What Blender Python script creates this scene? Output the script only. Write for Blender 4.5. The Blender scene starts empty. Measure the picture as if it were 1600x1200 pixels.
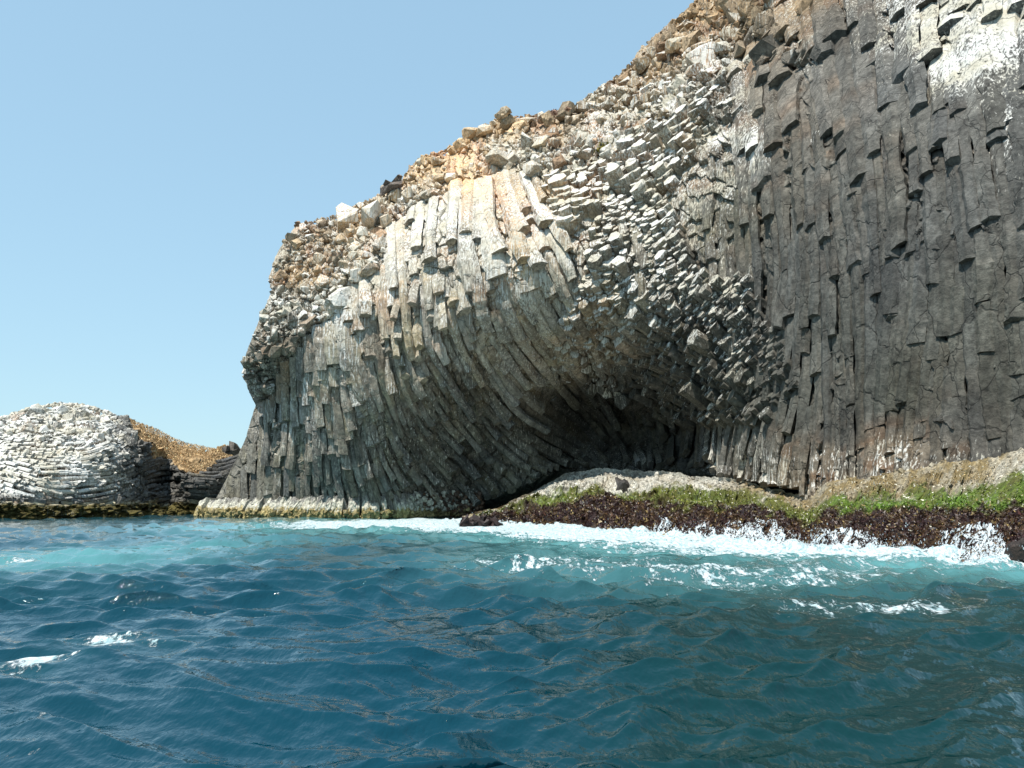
import bpy, bmesh, math, random
import numpy as np
random.seed(7)
rng = np.random.default_rng(11)
C = bpy.context.scene.collection
F = 1250.0                      # focal length in photo pixels (photo is 1600 x 1200)
PITCH = math.atan((786-600)/F)
CAMZ = 1.6

# ------------------------------------------------------------------ helpers
def ray(px, py):
    x = (np.asarray(px, float)-800)/F; u = -(np.asarray(py, float)-600)/F
    c, s = math.cos(PITCH), math.sin(PITCH)
    return x, c - u*s, s + u*c           # world x, y, z of the ray
def at(px, py, Y):
    x, y, z = ray(px, py); k = Y/y
    return np.stack([x*k, np.broadcast_to(Y, np.shape(k))*1.0, CAMZ + z*k], -1)
def on_sea(px, py, z0=0.0):
    x, y, z = ray(px, py); k = (z0-CAMZ)/z
    return np.stack([x*k, y*k], -1)

_tab = rng.random((8, 256, 256))
def vnoise(x, y, ch=0):
    x = np.asarray(x, float); y = np.asarray(y, float)
    xi = np.floor(x).astype(int); yi = np.floor(y).astype(int)
    fx = x-xi; fy = y-yi
    fx = fx*fx*fx*(fx*(fx*6-15)+10); fy = fy*fy*fy*(fy*(fy*6-15)+10)
    t = _tab[ch % 8]
    a = t[yi & 255, xi & 255]; b = t[yi & 255, (xi+1) & 255]
    c = t[(yi+1) & 255, xi & 255]; d = t[(yi+1) & 255, (xi+1) & 255]
    return (a*(1-fx)+b*fx)*(1-fy)+(c*(1-fx)+d*fx)*fy
def fbm(x, y, oct=4, ch=0, gain=.5):
    s = 0; a = 1; n = 0
    for k in range(oct):
        s = s + a*vnoise(x*2**k+17.3*k, y*2**k+9.1*k, ch+k); n += a; a *= gain
    return s/n
def voro(x, y, ch=0):
    """F1 distance, F2-F1 edge distance, and two random values of the cell"""
    xi = np.floor(x).astype(int); yi = np.floor(y).astype(int)
    f1 = np.full(np.shape(x), 9.0); f2 = f1.copy(); r1 = f1*0; r2 = f1*0; cx = f1*0; cy = f1*0
    A, B, D, E = _tab[ch % 8], _tab[(ch+1) % 8], _tab[(ch+2) % 8], _tab[(ch+3) % 8]
    for dy in (-1, 0, 1):
        for dx in (-1, 0, 1):
            X = xi+dx; Y = yi+dy; i = (Y & 255, X & 255)
            sx = X+.5+(A[i]-.5)*.85; sy = Y+.5+(B[i]-.5)*.85
            d = np.hypot(x-sx, y-sy)
            near = d < f1
            f2 = np.where(near, f1, np.minimum(f2, d)); f1 = np.where(near, d, f1)
            r1 = np.where(near, D[i], r1); r2 = np.where(near, E[i], r2)
            cx = np.where(near, x-sx, cx); cy = np.where(near, y-sy, cy)
    return f1, f2-f1, r1, r2, cx, cy

def inside(poly, x, y):
    poly = np.asarray(poly, float); x = np.asarray(x, float); y = np.asarray(y, float)
    r = np.zeros(np.broadcast(x, y).shape, bool)
    j = len(poly)-1
    for i in range(len(poly)):
        (xi, yi), (xj, yj) = poly[i], poly[j]
        if yi != yj:
            r ^= ((yi > y) != (yj > y)) & (x < (xj-xi)*(y-yi)/(yj-yi)+xi)
        j = i
    return r
def smooth(a, b, x):
    t = np.clip((x-a)/(b-a), 0, 1); return t*t*(3-2*t)
def shepard(ctrl, x, y, p=3.0):
    ctrl = np.asarray(ctrl, float); x = np.asarray(x, float); y = np.asarray(y, float)
    num = 0; den = 0
    for c in ctrl:
        w = 1/(((x-c[0])**2+(y-c[1])**2)+300.0)**(p/2)
        num = num + w[..., None]*c[2:]; den = den+w
    return num/den[..., None]

class Lattice:
    """values on a regular lattice of photo pixels, sampled bilinearly"""
    def __init__(s, fn, x0, x1, y0, y1, st=8):
        s.x0, s.y0, s.st = x0, y0, st
        s.gx = np.arange(x0, x1+st, st); s.gy = np.arange(y0, y1+st, st)
        X, Y = np.meshgrid(s.gx, s.gy); s.v = np.asarray(fn(X, Y), float)
        if s.v.ndim == 2: s.v = s.v[..., None]
    def __call__(s, x, y):
        x = (np.asarray(x, float)-s.x0)/s.st; y = (np.asarray(y, float)-s.y0)/s.st
        x = np.clip(x, 0, s.v.shape[1]-1.001); y = np.clip(y, 0, s.v.shape[0]-1.001)
        i = x.astype(int); j = y.astype(int); fx = (x-i)[..., None]; fy = (y-j)[..., None]
        v = s.v
        r = (v[j, i]*(1-fx)+v[j, i+1]*fx)*(1-fy)+(v[j+1, i]*(1-fx)+v[j+1, i+1]*fx)*fy
        return r[..., 0] if r.shape[-1] == 1 else r
def tps(ctrl, lam=2.0):
    P = np.asarray(ctrl, float); xy = P[:, :2]/100; v = P[:, 2]
    def U(r2): return np.where(r2 > 1e-9, r2*np.log(np.maximum(r2, 1e-9)), 0)
    n = len(P); K = U(((xy[:, None]-xy[None])**2).sum(-1))+lam*.05*np.eye(n)
    A = np.zeros((n+3, n+3)); A[:n, :n] = K; A[:n, n] = 1; A[:n, n+1:] = xy
    A[n:, :n] = A[:n, n:].T
    w = np.linalg.solve(A, np.concatenate([v, [0, 0, 0]]))
    def f(X, Y):
        r = w[n]+w[n+1]*X/100+w[n+2]*Y/100
        for i in range(n): r = r+w[i]*U((X/100-xy[i, 0])**2+(Y/100-xy[i, 1])**2)
        return r
    return f
def normals(depth, x0, x1, y0, y1):
    """outward unit normal of the surface Y=depth(px,py), on a lattice"""
    def fn(X, Y):
        e = 12.0
        a = at(X+e, Y, depth(X+e, Y))-at(X-e, Y, depth(X-e, Y))
        b = at(X, Y-e, depth(X, Y-e))-at(X, Y+e, depth(X, Y+e))
        n = np.cross(a, b); n /= np.linalg.norm(n, axis=-1, keepdims=True)
        n[..., 2] *= .5; n[..., 1] = np.minimum(n[..., 1], -.15)
        return n/np.linalg.norm(n, axis=-1, keepdims=True)
    return Lattice(fn, x0, x1, y0, y1, 12)

class MB:
    """collects vertices, faces, colours and a guano amount into ONE mesh object"""
    def __init__(s): s.v = []; s.f = []; s.c = []; s.g = []; s.n = 0
    def add(s, v, faces, col, g=0.0):
        v = np.asarray(v, float).reshape(-1, 3); k = len(v)
        s.v.append(v)
        for fa in faces: s.f.append(np.asarray(fa)+s.n)
        c = np.empty((k, 3)); c[:] = col; s.c.append(c)
        gg = np.empty(k); gg[:] = g; s.g.append(gg); s.n += k
    def grid(s, P, col, g=0.0, keep=None, flip=False):
        h, w = P.shape[:2]
        i = np.arange(h*w).reshape(h, w)
        q = np.stack([i[:-1, :-1], i[:-1, 1:], i[1:, 1:], i[1:, :-1]], -1)
        if flip: q = q[..., ::-1]
        q = q[keep] if keep is not None else q.reshape(-1, 4)
        c = np.asarray(col, float); c = np.broadcast_to(c, (h, w, 3)).reshape(-1, 3)
        gg = np.broadcast_to(np.asarray(g, float), (h, w)).reshape(-1)
        s.add(P.reshape(-1, 3), [q], c, gg)
    def build(s, name, mat, parent=None, smooth_=False):
        v = np.concatenate(s.v); me = bpy.data.meshes.new(name)
        me.vertices.add(len(v)); me.vertices.foreach_set('co', v.astype(np.float32).ravel())
        loops = np.concatenate([f.ravel() for f in s.f]).astype(np.int32)
        tot = np.concatenate([np.full(len(f), f.shape[1]) for f in s.f]).astype(np.int32)
        st = np.concatenate([[0], np.cumsum(tot)[:-1]]).astype(np.int32)
        me.loops.add(len(loops)); me.loops.foreach_set('vertex_index', loops)
        me.polygons.add(len(tot)); me.polygons.foreach_set('loop_start', st); me.polygons.foreach_set('loop_total', tot)
        me.polygons.foreach_set('use_smooth', np.full(len(tot), smooth_, bool))
        me.update(calc_edges=True)
        a = me.attributes.new('col', 'FLOAT_COLOR', 'POINT')
        cc = np.ones((len(v), 4), np.float32); cc[:, :3] = np.clip(np.concatenate(s.c), 0, 1); a.data.foreach_set('color', cc.ravel())
        a = me.attributes.new('guano', 'FLOAT', 'POINT'); a.data.foreach_set('value', np.concatenate(s.g).astype(np.float32))
        me.materials.append(mat)
        o = bpy.data.objects.new(name, me); C.objects.link(o); o.parent = parent
        return o

def tag(o, label=None, cat=None, group=None, kind=None):
    if label: o['label'] = label
    if cat: o['category'] = cat
    if group: o['group'] = group
    if kind: o['kind'] = kind
    return o

# ------------------------------------------------------------------ materials
def new_mat(name):
    m = bpy.data.materials.new(name); m.use_nodes = True
    nt = m.node_tree; b = nt.nodes['Principled BSDF']; return m, nt, b
def N(nt, t, **kw):
    n = nt.nodes.new(t)
    for k, v in kw.items(): setattr(n, k, v)
    return n
def mathn(nt, op, a, b=None, c=None, clamp=False):
    n = N(nt, 'ShaderNodeMath', operation=op, use_clamp=clamp)
    for i, v in enumerate((a, b, c)):
        if v is None: continue
        if isinstance(v, (int, float)): n.inputs[i].default_value = v
        else: nt.links.new(v, n.inputs[i])
    return n.outputs[0]
def mixc(nt, fac, a, b, mode='MIX'):
    n = N(nt, 'ShaderNodeMix', data_type='RGBA', blend_type=mode)
    for s, v in ((n.inputs[0], fac), (n.inputs[6], a), (n.inputs[7], b)):
        if isinstance(v, (int, float)): s.default_value = v
        elif isinstance(v, tuple): s.default_value = (*v, 1)
        else: nt.links.new(v, s)
    return n.outputs[2]
def noise(nt, scale, detail=4, rough=.55, stretch=None, dist=0.0):
    tc = N(nt, 'ShaderNodeTexCoord'); n = N(nt, 'ShaderNodeTexNoise')
    n.inputs['Scale'].default_value = scale; n.inputs['Detail'].default_value = detail
    n.inputs['Roughness'].default_value = rough; n.inputs['Distortion'].default_value = dist
    src = tc.outputs['Object']
    if stretch:
        mp = N(nt, 'ShaderNodeMapping'); mp.inputs['Scale'].default_value = stretch
        nt.links.new(src, mp.inputs['Vector']); src = mp.outputs[0]
    nt.links.new(src, n.inputs['Vector']); return n.outputs['Fac']
def remap(nt, v, a, b, c=0.0, d=1.0):
    n = N(nt, 'ShaderNodeMapRange', interpolation_type='SMOOTHSTEP')
    nt.links.new(v, n.inputs[0])
    for i, x in enumerate((a, b, c, d)): n.inputs[i+1].default_value = x
    return n.outputs[0]

def rock_material(name, fine=1.0, bump=.35, guano_col=(.78, .77, .73)):
    m, nt, b = new_mat(name)
    at_ = N(nt, 'ShaderNodeAttribute', attribute_name='col'); ag = N(nt, 'ShaderNodeAttribute', attribute_name='guano')
    n1 = noise(nt, .55*fine, 6, .62); n2 = noise(nt, 3.2*fine, 6, .65); n3 = noise(nt, 1.3*fine, 5, .65, (1.6, 1.6, .28))
    shade = mathn(nt, 'MULTIPLY', remap(nt, n1, .3, .7, .72, 1.25), remap(nt, n2, .25, .75, .62, 1.35))
    shade = mathn(nt, 'MULTIPLY', shade, remap(nt, n3, .3, .7, .75, 1.22))
    base = mixc(nt, 1.0, at_.outputs['Color'], shade, 'MULTIPLY')
    # thin mineral streaks run down with gravity
    st = noise(nt, 2.4*fine, 5, .68, (3.0, 3.0, .12)); pt = noise(nt, .35*fine, 4, .6); sm = noise(nt, 5.0*fine, 4, .7)
    v = mathn(nt, 'ADD', ag.outputs['Fac'], mathn(nt, 'MULTIPLY', mathn(nt, 'SUBTRACT', st, .5), 3.5))
    v = mathn(nt, 'ADD', v, mathn(nt, 'MULTIPLY', mathn(nt, 'SUBTRACT', pt, .5), 1.0))
    v = mathn(nt, 'ADD', v, mathn(nt, 'MULTIPLY', mathn(nt, 'SUBTRACT', sm, .5), .8))
    ge = N(nt, 'ShaderNodeNewGeometry'); sx = N(nt, 'ShaderNodeSeparateXYZ'); nt.links.new(ge.outputs['True Normal'], sx.inputs[0])
    up = mathn(nt, 'MULTIPLY', sx.outputs[2], .35)
    v = mathn(nt, 'ADD', v, mathn(nt, 'MULTIPLY', up, mathn(nt, 'MULTIPLY', ag.outputs['Fac'], 1.6)))
    mask = remap(nt, v, .30, .90)
    yl = mixc(nt, remap(nt, pt, .35, .65), guano_col, (.54, .50, .40))
    col = mixc(nt, mathn(nt, 'MULTIPLY', mask, .93), base, yl)
    b.inputs['Roughness'].default_value = .85
    b.inputs['Specular IOR Level'].default_value = .25
    tc = N(nt, 'ShaderNodeTexCoord'); mp = N(nt, 'ShaderNodeMapping'); mp.inputs['Scale'].default_value = (.62*fine, .62*fine, .26*fine)
    wn = N(nt, 'ShaderNodeTexNoise'); wn.inputs['Scale'].default_value = 1.2; nt.links.new(tc.outputs['Object'], wn.inputs['Vector'])
    va = N(nt, 'ShaderNodeVectorMath', operation='MULTIPLY_ADD'); va.inputs[1].default_value = (.9, .9, .9)
    nt.links.new(wn.outputs['Color'], va.inputs[0]); nt.links.new(tc.outputs['Object'], va.inputs[2]); nt.links.new(va.outputs[0], mp.inputs['Vector'])
    vo = N(nt, 'ShaderNodeTexVoronoi', feature='DISTANCE_TO_EDGE'); vo.inputs['Scale'].default_value = 1.0; nt.links.new(mp.outputs[0], vo.inputs['Vector'])
    crack = remap(nt, vo.outputs['Distance'], .0, .028)
    vf = N(nt, 'ShaderNodeTexVoronoi', feature='F1'); vf.inputs['Scale'].default_value = 2.6; nt.links.new(mp.outputs[0], vf.inputs['Vector'])
    h = mathn(nt, 'ADD', mathn(nt, 'MULTIPLY', n2, .8), mathn(nt, 'MULTIPLY', sm, .7))
    h = mathn(nt, 'ADD', h, mathn(nt, 'MULTIPLY', crack, .5)); h = mathn(nt, 'ADD', h, mathn(nt, 'MULTIPLY', vf.outputs['Distance'], .7))
    bp = N(nt, 'ShaderNodeBump'); bp.inputs['Strength'].default_value = bump; bp.inputs['Distance'].default_value = .3
    nt.links.new(mixc(nt, 1.0, col, remap(nt, crack, 0, 1, .6, 1.0), 'MULTIPLY'), b.inputs['Base Color'])
    nt.links.new(h, bp.inputs['Height']); nt.links.new(bp.outputs[0], b.inputs['Normal'])
    return m
M_ROCK = rock_material('basalt', 1.0, .5)
M_HILL = rock_material('hill_basalt', .9, .5)

def plain_attr_material(name, rough=.7, scale=6., lo=.6, hi=1.4, bump=.4, dist=.08):
    m, nt, b = new_mat(name)
    at_ = N(nt, 'ShaderNodeAttribute', attribute_name='col')
    n = noise(nt, scale, 6, .65)
    nt.links.new(mixc(nt, 1.0, at_.outputs['Color'], remap(nt, n, .25, .75, lo, hi), 'MULTIPLY'), b.inputs['Base Color'])
    b.inputs['Roughness'].default_value = rough
    bp = N(nt, 'ShaderNodeBump'); bp.inputs['Strength'].default_value = bump; bp.inputs['Distance'].default_value = dist
    nt.links.new(n, bp.inputs['Height']); nt.links.new(bp.outputs[0], b.inputs['Normal'])
    return m
M_SHELF = plain_attr_material('shelf_rock', .6, 5., .45, 1.5, .7)
M_WEED = plain_attr_material('seaweed', .45, 9., .7, 1.3, .2)
M_GRASS = plain_attr_material('dry_grass', .9, 1.5, .7, 1.3, .2)

# ------------------------------------------------------------------ the headland: outline, depth, and what its rock is like
LEFT = [(312, 822), (318, 806), (333, 785), (350, 752), (370, 712), (384, 680), (391, 655), (399, 632), (386, 606), (379, 570),
        (386, 545), (400, 512), (412, 482), (424, 452), (419, 434), (430, 402), (445, 375), (463, 350)]
TOP = [(463, 350), (490, 346), (528, 336), (545, 323), (575, 315), (595, 302), (601, 290), (634, 281), (641, 262), (656, 247),
       (700, 233), (735, 211), (765, 192), (800, 182), (832, 181), (870, 176), (897, 166), (920, 150), (937, 139),
       (960, 122), (985, 104), (1000, 84), (1020, 60), (1050, 36), (1080, 12), (1092, -4), (1130, -44), (1300, -150), (1800, -320)]
OUTLINE = LEFT + TOP[1:] + [(1800, 840)]
DEPTH = [(330, 800, 90), (450, 800, 85), (600, 800, 84), (700, 795, 88), (760, 785, 89), (850, 760, 87), (950, 735, 88), (1050, 735, 74),
         (1120, 735, 67), (1200, 735, 54), (1300, 730, 46), (1450, 720, 39.5), (1800, 700, 32),
         (370, 700, 89), (450, 700, 83), (550, 700, 81), (650, 700, 83), (750, 700, 87), (830, 700, 87), (900, 700, 94), (1000, 700, 91),
         (1080, 700, 79), (1115, 700, 67), (1200, 700, 54), (1300, 700, 46.5), (1450, 690, 40), (1800, 690, 32),
         (402, 600, 85), (450, 610, 81.5), (550, 600, 78.5), (650, 600, 78.5), (750, 600, 80.5), (850, 610, 83), (950, 600, 84), (1050, 600, 75),
         (1120, 600, 64.5), (1200, 600, 55), (1300, 600, 47.5), (1450, 600, 40.5), (1800, 600, 32),
         (392, 560, 81), (425, 530, 79), (500, 500, 78.5), (600, 500, 77), (700, 500, 75), (800, 500, 74.5), (900, 500, 74), (1000, 500, 70),
         (1100, 500, 63), (1200, 500, 55), (1300, 500, 48), (1450, 500, 41), (1800, 500, 32.5),
         (440, 410, 84), (550, 400, 80), (650, 400, 77), (750, 400, 74), (850, 400, 72), (950, 400, 70), (1050, 400, 66), (1150, 400, 59),
         (1250, 400, 51.5), (1400, 400, 43.5), (1800, 400, 33),
         (600, 310, 88), (700, 300, 80), (800, 300, 77), (900, 300, 74), (1000, 300, 70.5), (1100, 300, 63.5), (1200, 300, 56), (1350, 300, 46.5), (1800, 300, 34),
         (750, 220, 90), (850, 200, 86), (950, 200, 79), (1050, 200, 71), (1150, 200, 62), (1300, 200, 50.5), (1500, 200, 41.5), (1800, 200, 35),
         (985, 115, 88), (1060, 100, 77), (1200, 100, 63), (1350, 100, 52), (1600, 100, 41), (1090, 5, 86), (1200, 0, 68), (1350, 0, 55), (1600, 0, 43), (1800, 0, 38),
         (1300, -140, 72), (1500, -200, 56), (1800, -300, 46)]
_d = Lattice(tps(DEPTH), 240, 1840, -360, 880, 8)
def Yc(px, py):
    return _d(px, py)
Nc = normals(Yc, 240, 1840, -360, 880)
def Wc(px, py, h=0.0):
    P = at(px, py, Yc(px, py)); return P + Nc(px, py)*np.asarray(h, float)[..., None]

#            px   py   angle width length step   (angle: degrees from straight down, + leans to the lower right)
FLOW = [(400, 720, 2, 13, 40, .35), (460, 600, 4, 16, 45, .4), (520, 520, 4, 18, 55, .35), (500, 700, 7, 13, 26, .6), (600, 650, 20, 14, 28, 1.1),
        (600, 560, 12, 15, 34, .9), (700, 600, 32, 15, 30, 1.2), (760, 640, 40, 15, 40, 1.0), (800, 700, 52, 14, 90, .45), (870, 690, 56, 14, 110, .4),
        (720, 710, 45, 15, 30, 1.4), (650, 750, 30, 13, 30, 1.2), (550, 780, 14, 12, 60, .4), (400, 780, 2, 14, 90, .2), (650, 400, 2, 22, 70, .45),
        (700, 320, 0, 24, 110, .3), (640, 470, 6, 18, 36, 1.0), (750, 450, 15, 22, 70, .4), (800, 400, 24, 22, 110, .35), (850, 340, 25, 22, 60, .4),
        (900, 420, 28, 20, 70, .5), (880, 500, 37, 17, 70, .55), (830, 570, 42, 15, 90, .5), (950, 620, 42, 14, 60, .6), (1000, 680, 30, 15, 70, .4),
        (1000, 450, 18, 16, 50, .6), (1050, 600, 14, 15, 60, .6), (1080, 700, 5, 17, 120, .3), (1050, 300, 14, 26, 90, .4), (1130, 330, 3, 26, 170, .3),
        (1130, 600, -4, 18, 60, .7), (1170, 690, -8, 20, 110, .35), (1200, 640, -5, 19, 70, .45), (1230, 500, -1, 22, 150, .2), (1400, 500, 0, 24, 210, .12), (1600, 500, 3, 25, 190, .12),
        (1500, 350, 8, 24, 190, .18), (1400, 620, -2, 22, 200, .1), (1600, 650, 2, 25, 180, .12), (1300, 300, 4, 30, 160, .22), (1300, 200, 10, 32, 130, .3), (1250, 100, 12, 40, 120, .2),
        (1400, 250, 8, 27, 120, .26), (1400, 130, 10, 32, 90, .36), (1550, 200, 6, 29, 120, .28), (1550, 60, 5, 38, 80, .4), (1450, 20, 8, 36, 90, .36), (1180, 200, 6, 32, 160, .25), (1750, 300, 4, 30, 120, .4),
        (1150, 30, 10, 36, 70, .4), (980, 250, 15, 22, 40, .5), (700, 250, 0, 20, 40, .4), (480, 400, 0, 18, 40, .4)]
def flow_fn(X, Y):
    f = shepard(FLOW, X, Y, 3.2); f[..., 1] *= (.40+1.05*fbm(X/38., Y/60., 3, 6))*np.interp(X, [600, 1100, 1300, 1600], [.70, .66, .66, .74]); f[..., 0] += (fbm(X/110., Y/110., 2, 2)-.5)*12
    f[..., 3] *= (.4+1.3*fbm(X/70., Y/70., 2, 4))*np.interp(X, [450, 560, 640, 1000, 1180, 1260], [.75, .95, 1.35, 1.3, .95, .8]); return f
flow = Lattice(flow_fn, 240, 1840, -360, 880, 8)
#            px   py  value ochre guano green
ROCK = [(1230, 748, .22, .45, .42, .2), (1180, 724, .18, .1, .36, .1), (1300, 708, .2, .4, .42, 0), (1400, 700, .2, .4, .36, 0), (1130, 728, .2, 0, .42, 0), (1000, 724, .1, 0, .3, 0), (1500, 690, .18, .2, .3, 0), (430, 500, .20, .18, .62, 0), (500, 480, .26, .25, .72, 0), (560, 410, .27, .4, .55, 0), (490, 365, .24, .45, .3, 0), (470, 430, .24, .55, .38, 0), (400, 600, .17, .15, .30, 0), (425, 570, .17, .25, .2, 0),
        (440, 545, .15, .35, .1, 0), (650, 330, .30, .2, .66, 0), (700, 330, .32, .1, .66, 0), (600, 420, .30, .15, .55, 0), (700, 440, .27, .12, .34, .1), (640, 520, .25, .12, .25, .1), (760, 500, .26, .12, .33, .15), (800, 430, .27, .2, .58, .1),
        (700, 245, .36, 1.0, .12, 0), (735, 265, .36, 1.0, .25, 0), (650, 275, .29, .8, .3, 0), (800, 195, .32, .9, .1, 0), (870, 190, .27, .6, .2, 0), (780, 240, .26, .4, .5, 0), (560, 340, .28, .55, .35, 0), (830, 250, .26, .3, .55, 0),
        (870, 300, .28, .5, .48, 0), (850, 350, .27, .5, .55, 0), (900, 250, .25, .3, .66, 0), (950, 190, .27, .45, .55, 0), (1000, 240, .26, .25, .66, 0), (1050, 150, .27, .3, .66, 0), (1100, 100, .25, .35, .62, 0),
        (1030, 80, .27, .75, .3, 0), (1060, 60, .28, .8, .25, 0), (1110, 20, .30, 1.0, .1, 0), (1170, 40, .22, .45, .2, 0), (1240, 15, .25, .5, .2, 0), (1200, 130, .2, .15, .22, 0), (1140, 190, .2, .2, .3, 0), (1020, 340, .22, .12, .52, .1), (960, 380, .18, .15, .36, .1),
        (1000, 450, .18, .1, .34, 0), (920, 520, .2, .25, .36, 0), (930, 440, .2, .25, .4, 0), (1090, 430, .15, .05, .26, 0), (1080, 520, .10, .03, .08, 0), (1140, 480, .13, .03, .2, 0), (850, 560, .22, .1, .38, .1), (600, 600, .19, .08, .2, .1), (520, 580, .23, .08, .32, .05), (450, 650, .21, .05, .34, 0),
        (550, 700, .17, .03, .2, .1), (650, 690, .11, .05, .12, .15), (720, 640, .12, .05, .12, .1), (750, 700, .10, 0, .08, .1), (850, 690, .14, .02, .12, .3), (820, 740, .15, .02, .15, .3), (900, 640, .085, 0, .02, .1), (1000, 680, .08, 0, -.1, .2), (1060, 700, .08, 0, -.1, .2),  # cave points, here and next line: dark wet rock plus overhang shade painted in
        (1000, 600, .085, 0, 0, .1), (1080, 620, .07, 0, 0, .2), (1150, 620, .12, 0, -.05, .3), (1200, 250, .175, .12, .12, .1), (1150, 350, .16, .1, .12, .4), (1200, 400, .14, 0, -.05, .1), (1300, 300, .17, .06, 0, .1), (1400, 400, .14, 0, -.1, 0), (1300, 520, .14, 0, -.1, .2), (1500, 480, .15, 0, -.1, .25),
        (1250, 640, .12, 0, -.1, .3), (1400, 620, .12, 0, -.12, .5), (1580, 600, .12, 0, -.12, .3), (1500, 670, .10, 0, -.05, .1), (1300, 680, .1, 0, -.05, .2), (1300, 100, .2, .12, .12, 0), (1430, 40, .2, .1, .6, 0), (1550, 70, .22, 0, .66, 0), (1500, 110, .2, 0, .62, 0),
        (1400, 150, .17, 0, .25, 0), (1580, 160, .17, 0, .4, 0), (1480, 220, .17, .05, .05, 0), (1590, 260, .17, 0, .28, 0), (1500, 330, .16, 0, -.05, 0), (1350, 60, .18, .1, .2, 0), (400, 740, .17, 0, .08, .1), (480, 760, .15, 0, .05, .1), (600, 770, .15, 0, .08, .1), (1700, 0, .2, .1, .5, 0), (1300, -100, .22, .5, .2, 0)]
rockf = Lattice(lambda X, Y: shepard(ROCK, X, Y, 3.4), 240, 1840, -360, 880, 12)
def rock_colour(px, py, jit=0.0):
    r = rockf(px, py); v = r[..., 0]*(1+np.asarray(jit)); oc = np.clip(r[..., 1], 0, 1); gr = r[..., 3]
    oc = np.clip(oc*(.45+1.5*fbm(px/28., py/28., 3, 2)), 0, 1)
    for (cx, cy, rx, ry, a) in ((875, 300, 45, 16, .9), (815, 405, 12, 34, .8), (945, 470, 26, 14, .6), (1110, 30, 50, 45, .8), (700, 250, 60, 22, .8), (555, 365, 22, 40, .7), (480, 430, 40, 14, .8), (1075, 230, 12, 40, .5),
                                (980, 150, 40, 20, .5), (1240, 10, 40, 16, .6), (620, 300, 14, 18, .8), (760, 480, 16, 30, .35), (1010, 120, 40, 16, .6)):
        oc = np.clip(oc+a*np.exp(-((px-cx)/rx)**2-((py-cy)/ry)**2)*(.4+1.2*fbm(px/11., py/11., 3, 1)), 0, 1)
    rust = smooth(.56, .72, fbm(px/22.+5, py/22., 3, 5))*np.clip(oc*2, 0, .8)
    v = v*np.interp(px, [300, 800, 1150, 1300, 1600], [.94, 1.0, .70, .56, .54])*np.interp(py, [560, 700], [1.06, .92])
    st_ = smooth(.55, .75, fbm((px*.98-py*.15)/7., py/60., 3, 3))*.5*(px < 1150)
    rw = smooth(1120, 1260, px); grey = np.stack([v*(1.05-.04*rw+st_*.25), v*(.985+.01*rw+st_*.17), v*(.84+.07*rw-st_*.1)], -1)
    och = np.stack([v*1.75, v*1.22, v*.70], -1); rst = np.stack([v*1.45, v*.88, v*.52], -1)
    grn = np.stack([v*1.05, v*1.06, v*.72], -1)
    c = grey*(1-gr[..., None])+grn*gr[..., None]
    c = c*(1-oc[..., None])+och*oc[..., None]
    c = c*(1-rust[..., None])+rst*rust[..., None]
    return c
SPOTS = [(1180, 240, 16, 26, .9), (1120, 215, 40, 14, .4), (1265, 215, 8, 22, .6), (1170, 455, 5, 30, .6), (1500, 105, 70, 22, .35), (1560, 60, 60, 40, .25), (1440, 45, 40, 25, .2), (1572, 210, 8, 50, .5),
         (1130, 300, 12, 30, .35), (1255, 95, 30, 22, .4), (1390, 75, 40, 14, .35), (1590, 20, 30, 40, .3)]
def guano(px, py):
    g = rockf(px, py)[..., 2]-.28*smooth(1130, 1230, px)*smooth(-40, 190, py)*smooth(745, 660, py)
    for (cx, cy, rx, ry, a) in SPOTS: g = g+a*np.exp(-((px-cx)/rx)**2-((py-cy)/ry)**2)
    return g

RUB1 = [(370, 650), (360, 560), (400, 470), (410, 400), (463, 330), (545, 310), (592, 330), (600, 400), (560, 440), (505, 500), (460, 545), (425, 590), (404, 632)]
RUB2 = [(540, 330), (580, 290), (640, 240), (780, 150), (900, 140), (1000, 60), (1090, -30), (1180, -80), (1225, -20), (1160, 60), (1125, 120),
        (1060, 175), (980, 225), (900, 262), (800, 262), (745, 270), (700, 282), (645, 315), (600, 350)]
CAPS = [(850, 575), (885, 490), (915, 420), (950, 330), (1010, 285), (1060, 330), (1085, 420), (1180, 430), (1185, 500), (1235, 540), (1240, 600), (1200, 660),
        (1140, 660), (1095, 650), (1040, 640), (960, 615), (900, 600), (862, 595)]
BLOCKS = [(850, 268), (905, 262), (1060, 175), (1130, 110), (1160, 170), (1080, 230), (1050, 290), (950, 325), (895, 365), (860, 330)]
def wob(px, py, a=14):
    return px+(fbm(px/40., py/40., 3, 1)-.5)*2*a, py+(fbm(px/40., py/40., 3, 4)-.5)*2*a
def in_rub(px, py):
    x, y = wob(px, py); return inside(RUB1, x, y) | inside(RUB2, x, y)
def in_caps(px, py): x, y = wob(px, py, 18); return inside(CAPS, x, y)
def in_blocks(px, py): x, y = wob(px, py, 14); return inside(BLOCKS, x, y)

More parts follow.
